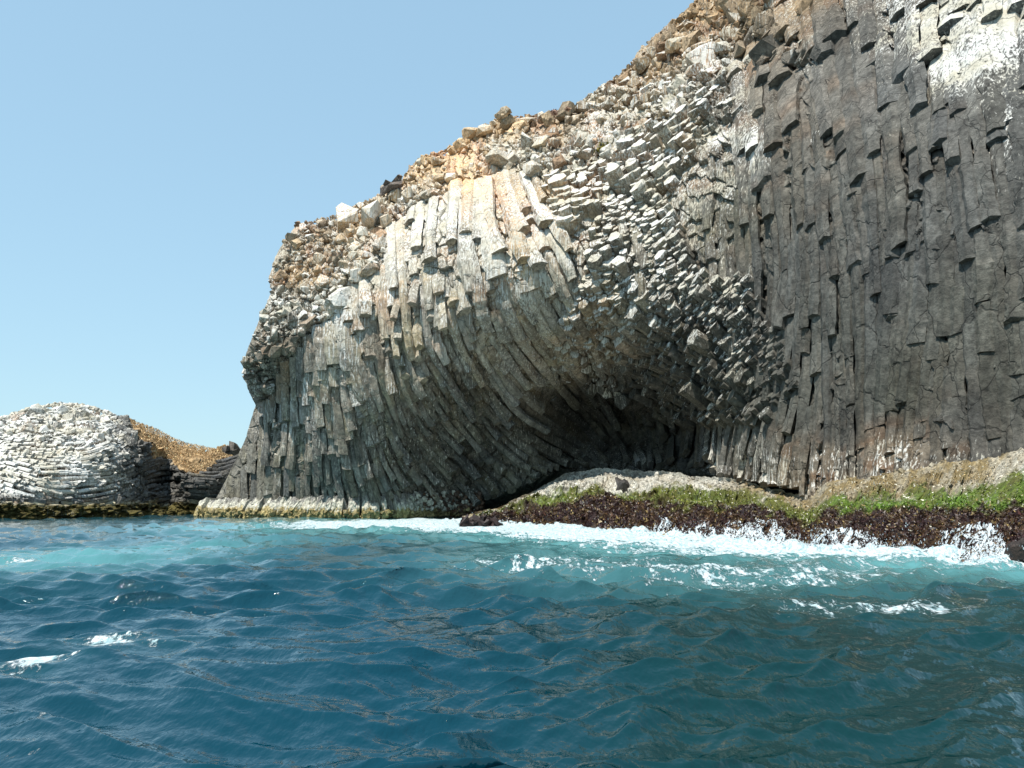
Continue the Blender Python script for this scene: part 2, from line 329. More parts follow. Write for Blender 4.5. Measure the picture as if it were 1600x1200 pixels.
# --- the body of the cliff: one closed-looking sheet that turns away at its outline and runs back as the plateau
def resample(pts, n):
    p = np.asarray(pts, float); d = np.concatenate([[0], np.cumsum(np.hypot(*np.diff(p, axis=0).T))]); t = np.linspace(0, d[-1], n)
    return np.stack([np.interp(t, d, p[:, 0]), np.interp(t, d, p[:, 1])], -1)
def body_grid(left, top, bottom_y, right_x, nu, nv, depth, disp, turn, back, colour, gua):
    L = resample(left, nv); T = resample(top, nu)
    u = np.linspace(0, 1, nu)[None]; v = np.linspace(0, 1, nv)[:, None]
    Bx = left[0][0]+(right_x-left[0][0])*u; By = np.interp(Bx, *bottom_y)
    Rx = right_x; Ry = By[0, -1]*(1-v)+T[-1, 1]*v
    x = (1-v)*Bx+v*T[None, :, 0]+(1-u)*L[:, :1]+u*Rx-((1-u)*(1-v)*left[0][0]+u*(1-v)*Rx+(1-u)*v*T[0, 0]+u*v*T[-1, 0])
    y = (1-v)*By+v*T[None, :, 1]+(1-u)*L[:, 1:]+u*Ry-((1-u)*(1-v)*L[0, 1]+u*(1-v)*By[0, -1]+(1-u)*v*L[-1, 1]+u*v*T[-1, 1])
    Y = depth(x, y)
    # distance (in px) from the outline bends the surface away
    du = (x-L[:, :1]); dv = (y-np.interp(x, [p[0] for p in top], [p[1] for p in top]))
    edge = turn*(np.exp(-np.maximum(du, 0)/14.)+np.exp(-np.maximum(dv, 0)/12.))
    P = at(x, y, Y+edge)
    Nn = Nc(x, y) if depth is Yc else Nh(x, y)
    P = P+Nn*(disp(x, y)*(1-.85*np.exp(-np.maximum(du, 0)/9.)))[..., None]
    col = colour(x, y); g = gua(x, y)
    # back: left side first, then the plateau behind the rim
    k = 14; t = (np.linspace(0, 1, k)[1:]**1.6)*back
    dirL = np.array([.1, 1, -.02]); Pl = P[:, :1]+dirL*t[::-1][None, :, None]
    P = np.concatenate([Pl, P], 1)
    rep = lambda a: np.concatenate([np.repeat(a[:, :1], k-1, 1), a], 1)
    col = rep(col); g = rep(g)
    hd = P[-1:, :, :2]/np.linalg.norm(P[-1:, :, :2], axis=-1, keepdims=True)
    Pt = P[-1:]+np.concatenate([hd, hd[..., :1]*0+(.0 if depth is Yc else -.06)], -1)*t[:, None, None]
    P = np.concatenate([P, Pt], 0); col = np.concatenate([col, np.repeat(col[-1:], k-1, 0)], 0); g = np.concatenate([g, np.repeat(g[-1:], k-1, 0)], 0)
    return P, col, g

def cut_line(px): return np.interp(px, [600, 700, 740, 820, 880, 1100, 1130, 1250, 1268], [900, 803, 790, 756, 731, 731, 744, 766, 900])
def cliff_disp(px, py):
    m = (in_rub(px, py) | in_blocks(px, py)).astype(float)
    a = np.radians(flow(px, py)[..., 0]); 
    f1, e, r1, r2, cx, cy = voro(px/11.+fbm(px/30., py/30., 2, 3)*2, py/9.+fbm(px/30., py/30., 2, 6)*2, 1)
    F1, E, R1, R2, CX, CY = voro(px/34., py/26., 3)
    rub = (r1*1.0+R1*1.6-smooth(.12, 0, e)*.5-cy*.5)-1.1
    c1, e1, q1, q2, _, ly = voro(px/13.+fbm(px/40., py/40., 2, 1), py/27.+fbm(px/40., py/40., 2, 7), 5)
    sm = fbm(px/60., py/60., 4, 0)*1.0-.5-.42+(q1-.5)*.35+ly*.3-smooth(.1, 0, e1)*.2
    fine = (fbm(px/7., py/7., 3, 2)*.3-.15)*(Yc(px, py)/80.)**2
    rub = rub*.5*np.clip(Yc(px, py)/80., .5, 1)-.25
    return np.where(m > .5, rub, sm)+fine-5.0*smooth(0, 5, py-cut_line(px)-(vnoise(px/6., py*0, 2)-.5)*5)*(px > 690)
BX = [240, 312, 700, 760, 900, 1000, 1100, 1250, 1850]; BY = [824, 824, 822, 826, 824, 826, 830, 840, 850]
cp = MB(); cc_ = MB(); cr = MB()
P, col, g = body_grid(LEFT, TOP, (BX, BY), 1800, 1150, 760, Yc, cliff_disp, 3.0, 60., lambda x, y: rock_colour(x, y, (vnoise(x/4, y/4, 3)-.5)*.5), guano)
cb = MB(); cb.grid(P, col, g)

# --- basalt columns: evenly spaced lines through the rock, each broken into prisms
def streamlines(flowf, ok, x0, x1, y0, y1, seed, sep=.9, step=5.0):
    rg = random.Random(seed); cells = {}; CS = 12.0; lines = []
    xs = [(x, y) for x in np.arange(x0, x1, 7.) for y in np.arange(y0, y1, 26.)]
    rg.shuffle(xs)
    def near(x, y, d, own=-1):
        r = int(d/CS)+1; ci, cj = int(x//CS), int(y//CS); d2 = d*d
        for i in range(ci-r, ci+r+1):
            for j in range(cj-r, cj+r+1):
                for (a, b, l) in cells.get((i, j), ()):
                    if l != own and (a-x)**2+(b-y)**2 < d2: return True
        return False
    fv = flowf.v; 
    def fl(x, y):
        r = flowf(np.array(x), np.array(y)); return r
    for (x, y) in xs:
        x += rg.uniform(-3, 3); y += rg.uniform(-13, 13)
        if not ok(x, y): continue
        f = fl(x, y)
        if near(x, y, f[1]*sep): continue
        pts = []
        for sgn in (1, -1):
            cx, cy = x, y; part = []; n = 0
            while n < 300:
                ff = fl(cx, cy); a = math.radians(ff[0])
                nx, ny = cx+sgn*step*math.sin(a), cy+sgn*step*math.cos(a)
                if not ok(nx, ny) or near(nx, ny, ff[1]*sep*.68): break
                cx, cy = nx, ny; part.append((cx, cy, ff[1])); n += 1
            pts.append(part)
        line = pts[1][::-1]+[(x, y, f[1])]+pts[0]           # from top to bottom
        if len(line) < 3: continue
        k = len(lines)
        for (a, b, _) in line: cells.setdefault((int(a//CS), int(b//CS)), []).append((a, b, k))
        lines.append(line)
    return lines
ANG = np.arange(6)*math.pi/3
def prism(mb, C3, Nn, R, cols, gs, rg, cap_tilt=.25, flat=1.0):
    """a six-sided column along the points C3, its radii R, with broken ends"""
    n = len(C3)
    T = np.gradient(C3, axis=0); T /= np.linalg.norm(T, axis=1, keepdims=True)
    B = np.cross(T, Nn); B /= np.linalg.norm(B, axis=1, keepdims=True); O = np.cross(B, T)
    ph = rg.uniform(0, math.pi/3); rj = np.array([rg.uniform(.82, 1.15) for _ in range(6)]); aj = np.array([rg.uniform(-.22, .22) for _ in range(6)])
    a = ANG+ph+aj
    ring = (np.cos(a)[None, :, None]*B[:, None]+flat*np.sin(a)[None, :, None]*O[:, None])*(R[:, None]*rj[None])[..., None]
    nz = np.array([rg.gauss(0, 1) for _ in range(n*6)]).reshape(n, 6, 1)
    V = C3[:, None]+ring*(1+nz*.055)
    V += B[:, None]*(np.array([rg.gauss(0, .05) for _ in range(n)])*R)[:, None, None]
    # broken ends are not square to the axis
    for e in (0, -1):
        k = np.array([rg.uniform(-1, 1) for _ in range(2)])*cap_tilt
        V[e] += T[e][None]*((np.cos(a)*k[0]+np.sin(a)*k[1])*R[e])[:, None]
    i = np.arange(n*6).reshape(n, 6)
    q = np.stack([i[:-1], np.roll(i[:-1], -1, 1), np.roll(i[1:], -1, 1), i[1:]], -1).reshape(-1, 4)
    mb.add(V, [q], np.repeat(cols, 6, 0), np.repeat(gs, 6))
    # end faces get their own vertices so that guano can differ on them
    mb.add(V[0], [np.array([[5, 4, 3, 2, 1, 0]])], cols[0]*.95, gs[0]+.12)
    mb.add(V[-1], [np.array([[0, 1, 2, 3, 4, 5]])], cols[-1]*.9, gs[-1]-.5)

def columns_from(mb, lines, flowf, W, Yf, Nf, colour, gua, seed, sub=2, fat=.70, lift=0.0, skip=None):
    rg = random.Random(seed)
    for line in lines:
        i = 0; n = len(line); tone = rg.uniform(-.12, .12); lg = rg.gauss(0, .13)
        while i < n-2:
            x, y, w = line[i]; ff = flowf(np.array(x), np.array(y))
            L = ff[2]*math.exp(rg.gauss(0, .6)); m = max(2, int(L/5.0)); j = min(n-1, i+m)
            if n-1-j < 2: j = n-1
            idx = list(range(i, j, sub))+[j]
            if len(idx) < 2: break
            px = np.array([line[k][0] for k in idx]); py = np.array([line[k][1] for k in idx]); ww = np.array([line[k][2] for k in idx])
            if skip is not None and skip(x, y, rg): i = j; continue
            Ym = Yf(px, py); Wm = ww*Ym/F                   # width in metres
            st = ff[3]; tt = np.linspace(0, 1, len(idx))
            patch = (fbm(np.array(x/60.), np.array(y/60.), 3, 6)-.5)*2.2
            notch = rg.choice((-1.7, -1.2, -.7, .4)) if rg.random() < .22 else 0
            off = rg.gauss(0, .2)*st+patch*min(st, .5)*.9+notch*min(1, st*1.6)-.22
            h = Wm*(off+st*(tt-.5)*(1.0+.8*min(1, st))*min(1.6, L/40.)) + lift
            jx = np.array([rg.uniform(-.05, .05) for _ in idx]); 
            C3 = W(px, py, h)
            if st > .3 and rg.random() < .05: i = j; continue
            fl = .42+.45*min(1, st)
            h = h+Wm*fat*(1-fl)*.55
            R = Wm*fat*(1.38-.38*min(1, st))*(1+jx)
            ct = tone+rg.uniform(-.16, .16); tint = rg.gauss(0, .33)*(.45 if x > 1180 else 1); gg = rg.gauss(0, .07)+lg*.5*(1+math.sin(y/23.+line[0][0]))
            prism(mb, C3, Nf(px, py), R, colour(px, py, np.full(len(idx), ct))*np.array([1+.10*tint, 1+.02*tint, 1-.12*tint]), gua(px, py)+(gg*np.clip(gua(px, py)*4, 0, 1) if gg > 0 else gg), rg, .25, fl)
            i = j
cl_mask = Lattice(lambda X, Y: (inside(OUTLINE, X, Y) & inside(OUTLINE, X-7, Y-7) & ~in_rub(X, Y) & (Y < 812) & (Y < cut_line(X))).astype(float), 240, 1840, -360, 880, 4)
def ok_cliff(x, y): return cl_mask.v[min(max(int((y+360)/4+.5), 0), cl_mask.v.shape[0]-1), min(max(int((x-240)/4+.5), 0), cl_mask.v.shape[1]-1), 0] > .5
lines = streamlines(flow, ok_cliff, 310, 1760, -220, 812, 3)
def skip_caps(x, y, rg):
    return bool(in_blocks(np.array(float(x)), np.array(float(y))))
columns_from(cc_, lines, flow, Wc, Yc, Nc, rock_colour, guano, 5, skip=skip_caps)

# --- zones where the columns point out at us and show their six-sided ends
def scatter(poly, sp, rg):
    p = np.asarray(poly); out = []
    for y in np.arange(p[:, 1].min()-20, p[:, 1].max()+20, sp(0)):
        for x in np.arange(p[:, 0].min()-20, p[:, 0].max()+20, sp(0)):
            out.append((x+rg.uniform(-.42, .42)*sp(0)+(int(y/sp(0)) % 2)*sp(0)*.5, y+rg.uniform(-.42, .42)*sp(0)))
    return out
def standing(mb, pts, size, axis, seed, length=3.2, var=.9, gb=.25, squash=1.0, out=.9, reg=.35):
    rg = random.Random(seed)
    for (x, y) in pts:
        if rg.random() < .05: continue
        w = size*math.exp(rg.gauss(0, .28)); X = np.array(float(x)); Y = np.array(float(y))
        wm = w*float(Yc(X, Y))/F; n = Nc(X, Y)
        ax = np.array(axis)+n*.8+np.array([rg.gauss(0, .06) for _ in range(3)]); ax /= np.linalg.norm(ax)
        h = (fbm(X/50., Y/50., 3, 2)-.45)*6*wm*var*.7+rg.gauss(0, .5)*wm*var
        top = Wc(X, Y, h+wm*out)
        C3 = np.stack([top-ax*wm*length*k for k in (0, .06, .3, 1)])
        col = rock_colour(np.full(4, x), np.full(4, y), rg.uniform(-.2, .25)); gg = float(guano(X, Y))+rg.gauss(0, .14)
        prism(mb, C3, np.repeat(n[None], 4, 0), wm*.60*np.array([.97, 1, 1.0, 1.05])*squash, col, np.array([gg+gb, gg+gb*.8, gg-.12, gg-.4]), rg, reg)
rg = random.Random(21)
pts = [p for p in scatter(CAPS, lambda _: 8.6, rg) if in_caps(*map(lambda v: np.array(float(v)), p))]
standing(cp, pts, 11., (-.05, 0, .62), 31, length=2.2, var=.42, gb=.10, out=.55, reg=.15)
pts = [p for p in scatter(BLOCKS, lambda _: 10.5, rg) if in_blocks(*map(lambda v: np.array(float(v)), p))]
standing(cp, pts, 13.5, (-.1, 0, .65), 32, length=1.8, var=.55, gb=.14, out=.5, reg=.2)

# --- broken blocks of the weathered band
def hulls(n, seed, flat=1.0, npts=14):
    rg = random.Random(seed); out = []
    for _ in range(n):
        bm = bmesh.new()
        for _ in range(npts):
            v = np.array([rg.gauss(0, 1) for _ in range(3)]); v /= np.linalg.norm(v); v = np.sign(v)*np.abs(v)**.6; v *= rg.uniform(.85, 1.05)
            bm.verts.new(v)
        bmesh.ops.convex_hull(bm, input=bm.verts)
        for v in [v for v in bm.verts if not v.link_faces]: bm.verts.remove(v)
        bmesh.ops.triangulate(bm, faces=bm.faces); bm.verts.index_update()
        out.append((np.array([v.co for v in bm.verts]), np.array([[v.index for v in f.verts] for f in bm.faces]))); bm.free()
    return out
HULL = hulls(26, 4)
def rand_rot(rg, amt=1.0):
    q = np.array([rg.gauss(0, 1) for _ in range(4)]); q[0] += 2*(1-amt)*3; q /= np.linalg.norm(q); w, x, y, z = q
    return np.array([[1-2*(y*y+z*z), 2*(x*y-z*w), 2*(x*z+y*w)], [2*(x*y+z*w), 1-2*(x*x+z*z), 2*(y*z-x*w)], [2*(x*z-y*w), 2*(y*z+x*w), 1-2*(x*x+y*y)]])
def chunk(mb, P, s, col, g, rg, dims=(1, 1, 1), amt=1.0):
    V, Fc = rg.choice(HULL); V = (V*np.array(dims)*s)@rand_rot(rg, amt).T+P
    mb.add(V, [Fc], col, g)
def rubble(mb, n, box, ok, size, W, Yf, colour, gua, seed, h0=0.0):
    rg = random.Random(seed); k = 0
    while k < n:
        x = rg.uniform(box[0], box[1]); y = rg.uniform(box[2], box[3])
        if not ok(x, y): continue
        k += 1; X = np.array(x); Y = np.array(y)
        if W is Wc and rg.random() < float(rockf(X, Y)[..., 1])*.9-.15: continue
        s = size*math.exp(rg.gauss(0, .6))*float(Yf(X, Y))/F*.5
        P = W(X, Y, np.array(s*rg.uniform(-.3, .5)+h0))
        chunk(mb, P, s, colour(X, Y, rg.uniform(-.3, .3)), float(gua(X, Y))+rg.gauss(0, .22), rg, (rg.uniform(.7, 1.3), rg.uniform(.8, 1.2), rg.uniform(.6, 1.3)), .6)
def okr(m):
    def f(x, y):
        X = np.array(float(x)); Y = np.array(float(y))
        return bool(m(X, Y)) and bool(inside(OUTLINE, X-2, Y-3))
    return f
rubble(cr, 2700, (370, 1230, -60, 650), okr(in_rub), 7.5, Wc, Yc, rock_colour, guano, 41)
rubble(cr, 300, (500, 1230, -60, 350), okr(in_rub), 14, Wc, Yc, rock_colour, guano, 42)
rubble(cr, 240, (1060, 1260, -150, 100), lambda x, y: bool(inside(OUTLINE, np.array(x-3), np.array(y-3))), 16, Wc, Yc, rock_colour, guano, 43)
# rim: small stones all along the skyline
rg = random.Random(44)
RM = resample(TOP[:-2], 420)
for (x, y) in RM:
    X = np.array(x+rg.uniform(-2, 2)); Y = np.array(y+rg.uniform(0, 5)); s = 4.5*math.exp(rg.gauss(0, .4))*float(Yc(X, Y))/F*.6
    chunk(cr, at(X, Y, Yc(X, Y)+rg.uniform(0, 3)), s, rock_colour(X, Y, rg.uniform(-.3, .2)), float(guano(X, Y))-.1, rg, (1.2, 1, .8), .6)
cliff = cb.build('cliff', M_ROCK); tag(cc_.build('basalt_columns', M_ROCK, cliff), kind='stuff'); tag(cp.build('column_ends', M_ROCK, cliff), kind='stuff'); tag(cr.build('rubble', M_ROCK, cliff), kind='stuff')
tag(cliff, 'tall headland of fanning grey basalt columns streaked white with guano', 'cliff', kind='structure')

# --- tidal band along the foot of the headland: pale crust above, olive and ochre below
tb = MB()
xs = np.linspace(316, 758, 900); vv = np.linspace(0, 1, 46)[:, None]
ytop = np.interp(xs, [316, 330, 450, 600, 680, 720, 758], [781, 779, 776, 773, 770, 768, 772])+(vnoise(xs/9, xs*0, 2)-.5)*4+(vnoise(xs/2.5, xs*0, 5)-.5)*3
ybot = np.interp(xs, [316, 560, 700, 758], [816, 814, 812, 812])
xg = np.broadcast_to(xs, (46, 900)); yg = ybot+(ytop-ybot)*vv
slot = (smooth(.74, .78, vnoise(xs/4., xs*0+3, 4))*smooth(.55, .6, vnoise(xs/40., xs*0, 1)))[None]
prof = 1.5*np.clip(vv*8, 0, 1)*(1-np.clip((vv-.3)/.7, 0, 1)**1.5*.95)
hh = prof*.8+(fbm(xg/5, yg/9, 4, 3)-.5)*.5+(voro(xg/9, yg/16, 2)[2]-.5)*.3-slot*1.6-smooth(620, 740, xg)*fbm(xg/16, yg/9, 3, 5)*1.8
Pt = Wc(xg, yg, hh); Pt[..., 1] += 0
z = (813-yg)/34.+(fbm(xg/6, yg/6, 4, 1)-.5)*.35+(fbm(xg/1.6, yg/14, 2, 2)-.5)*.35
k2 = smooth(.78, 1.0, z+(fbm(xg/2.2, yg/20, 2, 7)-.5)*.5)[..., None]; k1 = smooth(.50, .66, z)[..., None]; k0 = smooth(.02, .25, z)[..., None]
white = np.array([.44, .42, .34]); och = np.array([.30, .235, .095]); dark = np.array([.045, .045, .02])
colb = dark*(1-k0)+(och*(1-k1)+(white*(1-k2)+np.array([.17, .16, .14])*k2)*k1)*k0
wk = smooth(640, 760, xg)[..., None]; colb = colb*(1-wk)+np.array([.09, .05, .028])*wk*(.5+fbm(xg/8, yg/8, 3, 2)[..., None])
tb.grid(Pt, colb*(.65+.7*fbm(xg/3, yg/3, 3, 6))[..., None])
rg = random.Random(9)
for _ in range(900):
    x = rg.uniform(322, 756); v = rg.random(); X = np.array(x); y0 = np.interp(x, xs, ybot); y = y0+(np.interp(x, xs, ytop)-y0)*v; Y = np.array(y)
    zz = (813-y)/34.
    if zz > .5 and x < 640: continue
    c = (och if zz < .5 else white) if zz > .15 else dark
    if x > 640+rg.uniform(0, 110): c = np.array([.10, .055, .03])
    chunk(tb, Wc(X, Y, np.array(1.3*math.sin(v*3.14)**.5-.1)), rg.uniform(.12, .32), c*rg.uniform(.5, 1.2), 0, rg)
ledge = tb.build('tidal_ledge', M_SHELF)
tag(ledge, 'pale crust and ochre band round the foot of the headland', 'ledge', kind='structure')

# ------------------------------------------------------------------ the shelf in front of the right-hand wall
SH_X = [700, 740, 780, 830, 880, 950, 1050, 1150, 1250, 1264, 1290, 1350, 1450, 1560, 1680, 1850]
SH_W = [816, 818, 820, 823, 826, 831, 838, 848, 859, 860.5, 863, 868, 876, 882, 888, 896]         # water line in the photo
SH_T = [808, 803, 796, 774, 744, 738, 743, 756, 777, 776, 747, 738, 718, 698, 670, 656]          # where it meets the wall
def shelf_pt(px, v, h=0.0, wav=True):
    yw = np.interp(px, SH_X, SH_W)+4; yt = np.interp(px, SH_X, SH_T)
    Yw = on_sea(px, yw-4)[..., 1]-.6
    Ytp = np.minimum(Yc(px, yt), np.interp(px, [700, 800, 900, 1000, 1100, 1150, 1250], [72, 78, 84, 78, 66, 60, 200]))+1.5
    py = yw+(yt-yw)*v; Y = Yw+(Ytp-Yw)*np.clip(v, 0, 1)**1.45
    P = at(px, py, Y)
    s = Y/45.
    P = P+np.stack([0*Y, -.75+0*Y, .5+0*Y], -1)*(np.asarray(h)*s)[..., None]
    return P, py, Y
def shelf_h(px, v):
    a = (fbm(px/55., v*4, 3, 1)-.5)*2.2+(fbm(px/16., v*10, 4, 3)-.5)*1.1+(voro(px/12., v*14, 5)[2]-.5)*.35
    groove = smooth(.35, 0, v)*(vnoise(px/26., v*1.5, 6)-.6)*2.2
    a = a+(fbm(px/5., v*34, 3, 7)-.5)*.9*smooth(.55, .75, v)
    return (a+groove)*np.minimum(1, .35+v*3)*(1-.7*smooth(.75, .95, v))
def shelf_colour(px, v):
    n = fbm(px/14., v*12, 4, 2)-.5; n2 = fbm(px/4., v*40, 3, 4)-.5
    gtop = np.interp(px, [780, 880, 950, 1100, 1200, 1300, 1400, 1600], [.9, .70, .66, .83, .90, .74, .72, .74])
    gbot = np.interp(px, [780, 880, 950, 1100, 1300, 1400, 1600], [.72, .54, .58, .60, .58, .56, .50])+.05*(fbm(px/40., px*0, 2, 3)-.5)*2
    red = np.array([.024, .0085, .007]); brown = np.array([.065, .034, .013]); green = np.array([.085, .15, .012]); olive = np.array([.10, .10, .018])
    tan = np.array([.21, .155, .07]); white = np.array([.46, .44, .38])
    w = v+n*.22+n2*.10
    w = w-.16*smooth(1240, 1300, px)*0; kg = smooth(gbot-.07, gbot+.05, w)[..., None]; kt = smooth(gtop-.05, gtop+.05, w)[..., None]
    rb = smooth(-.1, .25, n2+n*.6)[..., None]; low = red*(1-rb)+brown*rb
    gm = np.interp(px, [780, 900, 1240, 1300, 1600], [.35, .5, .25, .85, .9])[..., None]*np.clip(.6+n[..., None]*2, 0, 1.2)
    mid = olive*(1-gm)+green*gm
    wt = np.interp(px, [780, 860, 1100, 1180, 1300, 1540, 1600], [.4, 1, .9, .3, .0, .15, .8])
    wt = np.clip(wt+n*1.2, 0, 1)[..., None]; up = tan*(1-wt)+white*wt
    c = low*(1-kg)+mid*kg; return c*(1-kt)+up*kt
sb = MB()
px = np.broadcast_to(np.linspace(722, 1830, 1300), (240, 1300)); v = np.broadcast_to(np.linspace(-.06, 1.05, 240)[:, None], (240, 1300))
Ps, _, _ = shelf_pt(px, v, shelf_h(px, v)); cs = shelf_colour(px, v)*(.55+.9*fbm(px/2.2, v*70, 2, 5))[..., None]
sb.grid(Ps, cs)
rg = random.Random(61)
for _ in range(1500):
    x = rg.uniform(800, 1700); v1 = 1.0-abs(rg.gauss(0, .11)); X = np.array(x); V1 = np.array(v1); Pp, _, Yp = shelf_pt(X, V1, shelf_h(X, V1))
    chunk(sb, Pp, 3.2*math.exp(rg.gauss(0, .45))*float(Yp)/F*.5, shelf_colour(X, V1)*rg.uniform(.45, 1.15), 0, rg, (1.2, 1, .8), .7)
shelf = sb.build('rock_shelf', M_SHELF, smooth_=False)
tag(shelf, 'low wave-cut rock shelf with brown, green and white tidal bands', 'rock shelf', kind='structure')

def leaves(name, n, vr, size, pick, seed, label, cat):
    r = np.random.default_rng(seed)
    px = 1810-(1810-735)*r.random(n)**1.0; v = vr[0]+(vr[1]-vr[0])*r.random(n)
    keep = pick(px, v, r); px = px[keep]; v = v[keep]; n = len(px)
    P, _, Y = shelf_pt(px, v, shelf_h(px, v)+.05)
    s = size*(Y/45.)**.85*np.exp(r.normal(0, .35, n))
    d1 = r.normal(0, 1, (n, 3)); d1 /= np.linalg.norm(d1, axis=1, keepdims=True); d1[:, 2] = np.abs(d1[:, 2])
    d2 = r.normal(0, 1, (n, 3)); d2 /= np.linalg.norm(d2, axis=1, keepdims=True)
    a = P-d2*s[:, None]*.5; b = P+d2*s[:, None]*.5; c = P+d1*s[:, None]*1.2+d2*s[:, None]*.2
    V = np.stack([a, b, c], 1).reshape(-1, 3); Fc = np.arange(n*3).reshape(n, 3)
    m = MB(); col = shelf_colour(px, v)*np.exp(r.normal(.1, .45, n))[:, None]
    sp = r.random(n) < .05; col[sp] = np.array([.34, .24, .09])*r.uniform(.5, 1.3, sp.sum())[:, None]
    if cat == 'shells': col = np.array([.62, .58, .46])*r.uniform(.5, 1.2, n)[:, None]
    m.add(V, [Fc], np.repeat(col, 3, 0)); o = m.build(name, M_WEED)
    tag(o, label, cat, kind='stuff')
def kg(px, v, r):
    gb = np.interp(px, [780, 880, 950, 1100, 1300, 1400, 1600], [.7, .50, .55, .58, .58, .58, .52]); return gb
leaves('seaweed', 110000, (.02, .62), .09, lambda px, v, r: v < kg(px, v, r)+r.normal(0, .05, len(px)), 3, 'dark red-brown seaweed covering the lower face of the shelf', 'seaweed')
leaves('green_algae', 50000, (.45, .95), .062, lambda px, v, r: (v > kg(px, v, r)-.03+r.normal(0, .04, len(px))) & (v < .80+r.normal(0, .04, len(px))) & (px > 820) & (fbm(px/24., v*9, 3, 3) > .43+.05*r.normal(0, 1, len(px))), 4, 'bright green algae along the upper part of the shelf', 'algae')
leaves('shells', 6000, (.2, .9), .075, lambda px, v, r: (v > .45+r.normal(0, .12, len(px))), 5, 'pale shells and barnacles scattered among the algae', 'shells')

# ------------------------------------------------------------------ the domed hill across the bay
HL = [(-340, 815), (-330, 800), (-320, 760), (-300, 720)]
HT = [(-300, 720), (-150, 690), (-60, 672), (0, 654), (38, 641), (70, 634), (92, 630), (128, 633), (160, 641), (190, 652), (222, 662), (248, 672), (268, 683), (290, 692),
      (315, 697), (338, 702), (346, 697), (356, 696), (372, 702), (420, 705)]
HD = [(-300, 800, 66), (0, 805, 77), (100, 802, 84), (200, 800, 95), (300, 798, 114), (400, 798, 135), (-300, 740, 72), (0, 740, 80), (80, 740, 83), (150, 740, 90), (190, 740, 98), (215, 745, 106),
      (262, 750, 122), (285, 745, 110), (320, 745, 113), (360, 740, 120), (420, 740, 135), (-300, 720, 80), (0, 670, 92), (80, 650, 98), (130, 650, 104), (180, 670, 106), (210, 690, 108), (240, 690, 116), (280, 700, 122), (330, 706, 128), (420, 706, 140),
      (0, 700, 85), (80, 700, 88), (150, 700, 93), (190, 705, 100), (230, 720, 110), (255, 725, 117), (0, 655, 98), (100, 632, 108)]
_h = Lattice(tps(HD), -380, 460, 600, 840, 6)
def Yh(px, py): return _h(px, py)
Nh = normals(Yh, -380, 460, 600, 840)
def Wh(px, py, h=0.0): return at(px, py, Yh(px, py))+Nh(px, py)*np.asarray(h, float)[..., None]
GOLD = [(186, 640), (250, 660), (430, 690), (430, 712), (372, 712), (345, 716), (320, 735), (285, 735), (262, 716), (240, 712), (222, 690), (205, 668)]
def golden(px, py): x, y = wob(px*2, py*2, 8); return inside(GOLD, x/2, y/2)
def hill_colour(px, py, jit=0.0):
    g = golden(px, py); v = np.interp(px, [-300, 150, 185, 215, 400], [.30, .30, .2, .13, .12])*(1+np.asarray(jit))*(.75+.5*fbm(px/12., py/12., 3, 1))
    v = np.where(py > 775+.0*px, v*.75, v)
    c = np.stack([v*1.03, v, v*.92], -1)
    oc = smooth(.58, .68, fbm(px/25., py/18., 3, 4))*smooth(190, 150, px)*.6
    c = c*(1-oc[..., None])+np.stack([v*1.5, v*1.05, v*.75], -1)*oc[..., None]
    gc = np.array([.42, .29, .155])*(.55+.9*fbm(px/5., py/5., 3, 6))[..., None]
    c = np.where(g[..., None], gc, c)
    b = smooth(784, 790, py+(fbm(px/8., py/8., 3, 3)-.5)*6+px*.012)[..., None]
    b2 = smooth(789, 793, py+(fbm(px/6., py/6., 3, 5)-.5)*5+px*.012)[..., None]
    c = c*(1-b)+np.array([.45, .40, .28])*b
    return c*(1-b2)+np.array([.085, .07, .02])*b2
def hill_guano(px, py):
    g = np.interp(px, [-300, 0, 120, 175, 200, 230, 400], [.6, .85, .95, .75, .3, -.3, -.5])
    g = g-smooth(765, 785, py)*.9-.25*smooth(.5, .65, fbm(px/30., py/14., 2, 6))
    return np.where(golden(px, py), -1.5, g)
def hill_disp(px, py):
    return (voro(px/5., py/4., 2)[2]-.5)*1.2+(fbm(px/20., py/12., 3, 5)-.5)*2.5-.6-smooth(787, 790, py)*-1.0
hb = MB(); hs = MB()
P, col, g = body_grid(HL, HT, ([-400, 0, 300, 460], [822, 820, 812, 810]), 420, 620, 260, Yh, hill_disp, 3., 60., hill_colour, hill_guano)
hb.grid(P, col, g)
HF = [(-200, 740, 82, 4.4, 26, .9), (0, 690, 72, 4.4, 28, .9), (40, 740, 60, 4.4, 34, .9), (100, 700, 88, 4.4, 30, .9), (80, 770, 75, 4.4, 40, .8), (100, 740, 88, 4.2, 30, 1.2), (150, 680, 95, 4.4, 22, 1.0), (160, 745, 98, 4.2, 22, 1.4),
      (195, 700, 130, 4.4, 12, 1.3), (200, 760, 120, 4.4, 12, 1.3), (230, 770, 110, 4.2, 10, 1.2), (260, 790, 95, 4.2, 16, .8), (310, 760, 80, 4.2, 26, .6), (350, 740, 100, 4.2, 26, .6), (290, 735, 75, 4.2, 24, .6), (100, 650, 95, 4.2, 14, 1.), (0, 790, 80, 4.4, 50, .5)]
hflow = Lattice(lambda X, Y: shepard(HF, X, Y, 3.0)*np.array([1, 1, .8, .8])+np.stack([(fbm(X/30., Y/20., 3, 2)-.5)*30, 0*X, 0*X, 0*X], -1), -380, 460, 600, 840, 8)
hpoly = HL+HT[1:]+[(420, 790), (300, 788), (0, 792), (-340, 800)]
hm = Lattice(lambda X, Y: (inside(hpoly, X, Y) & inside(hpoly, X, Y-5) & ~golden(X, Y)).astype(float), -380, 460, 600, 840, 3)
def ok_hill(x, y): return -378 < x < 455 and 600 < y < 838 and hm.v[int((y-600)/3+.5), int((x+380)/3+.5), 0] > .5
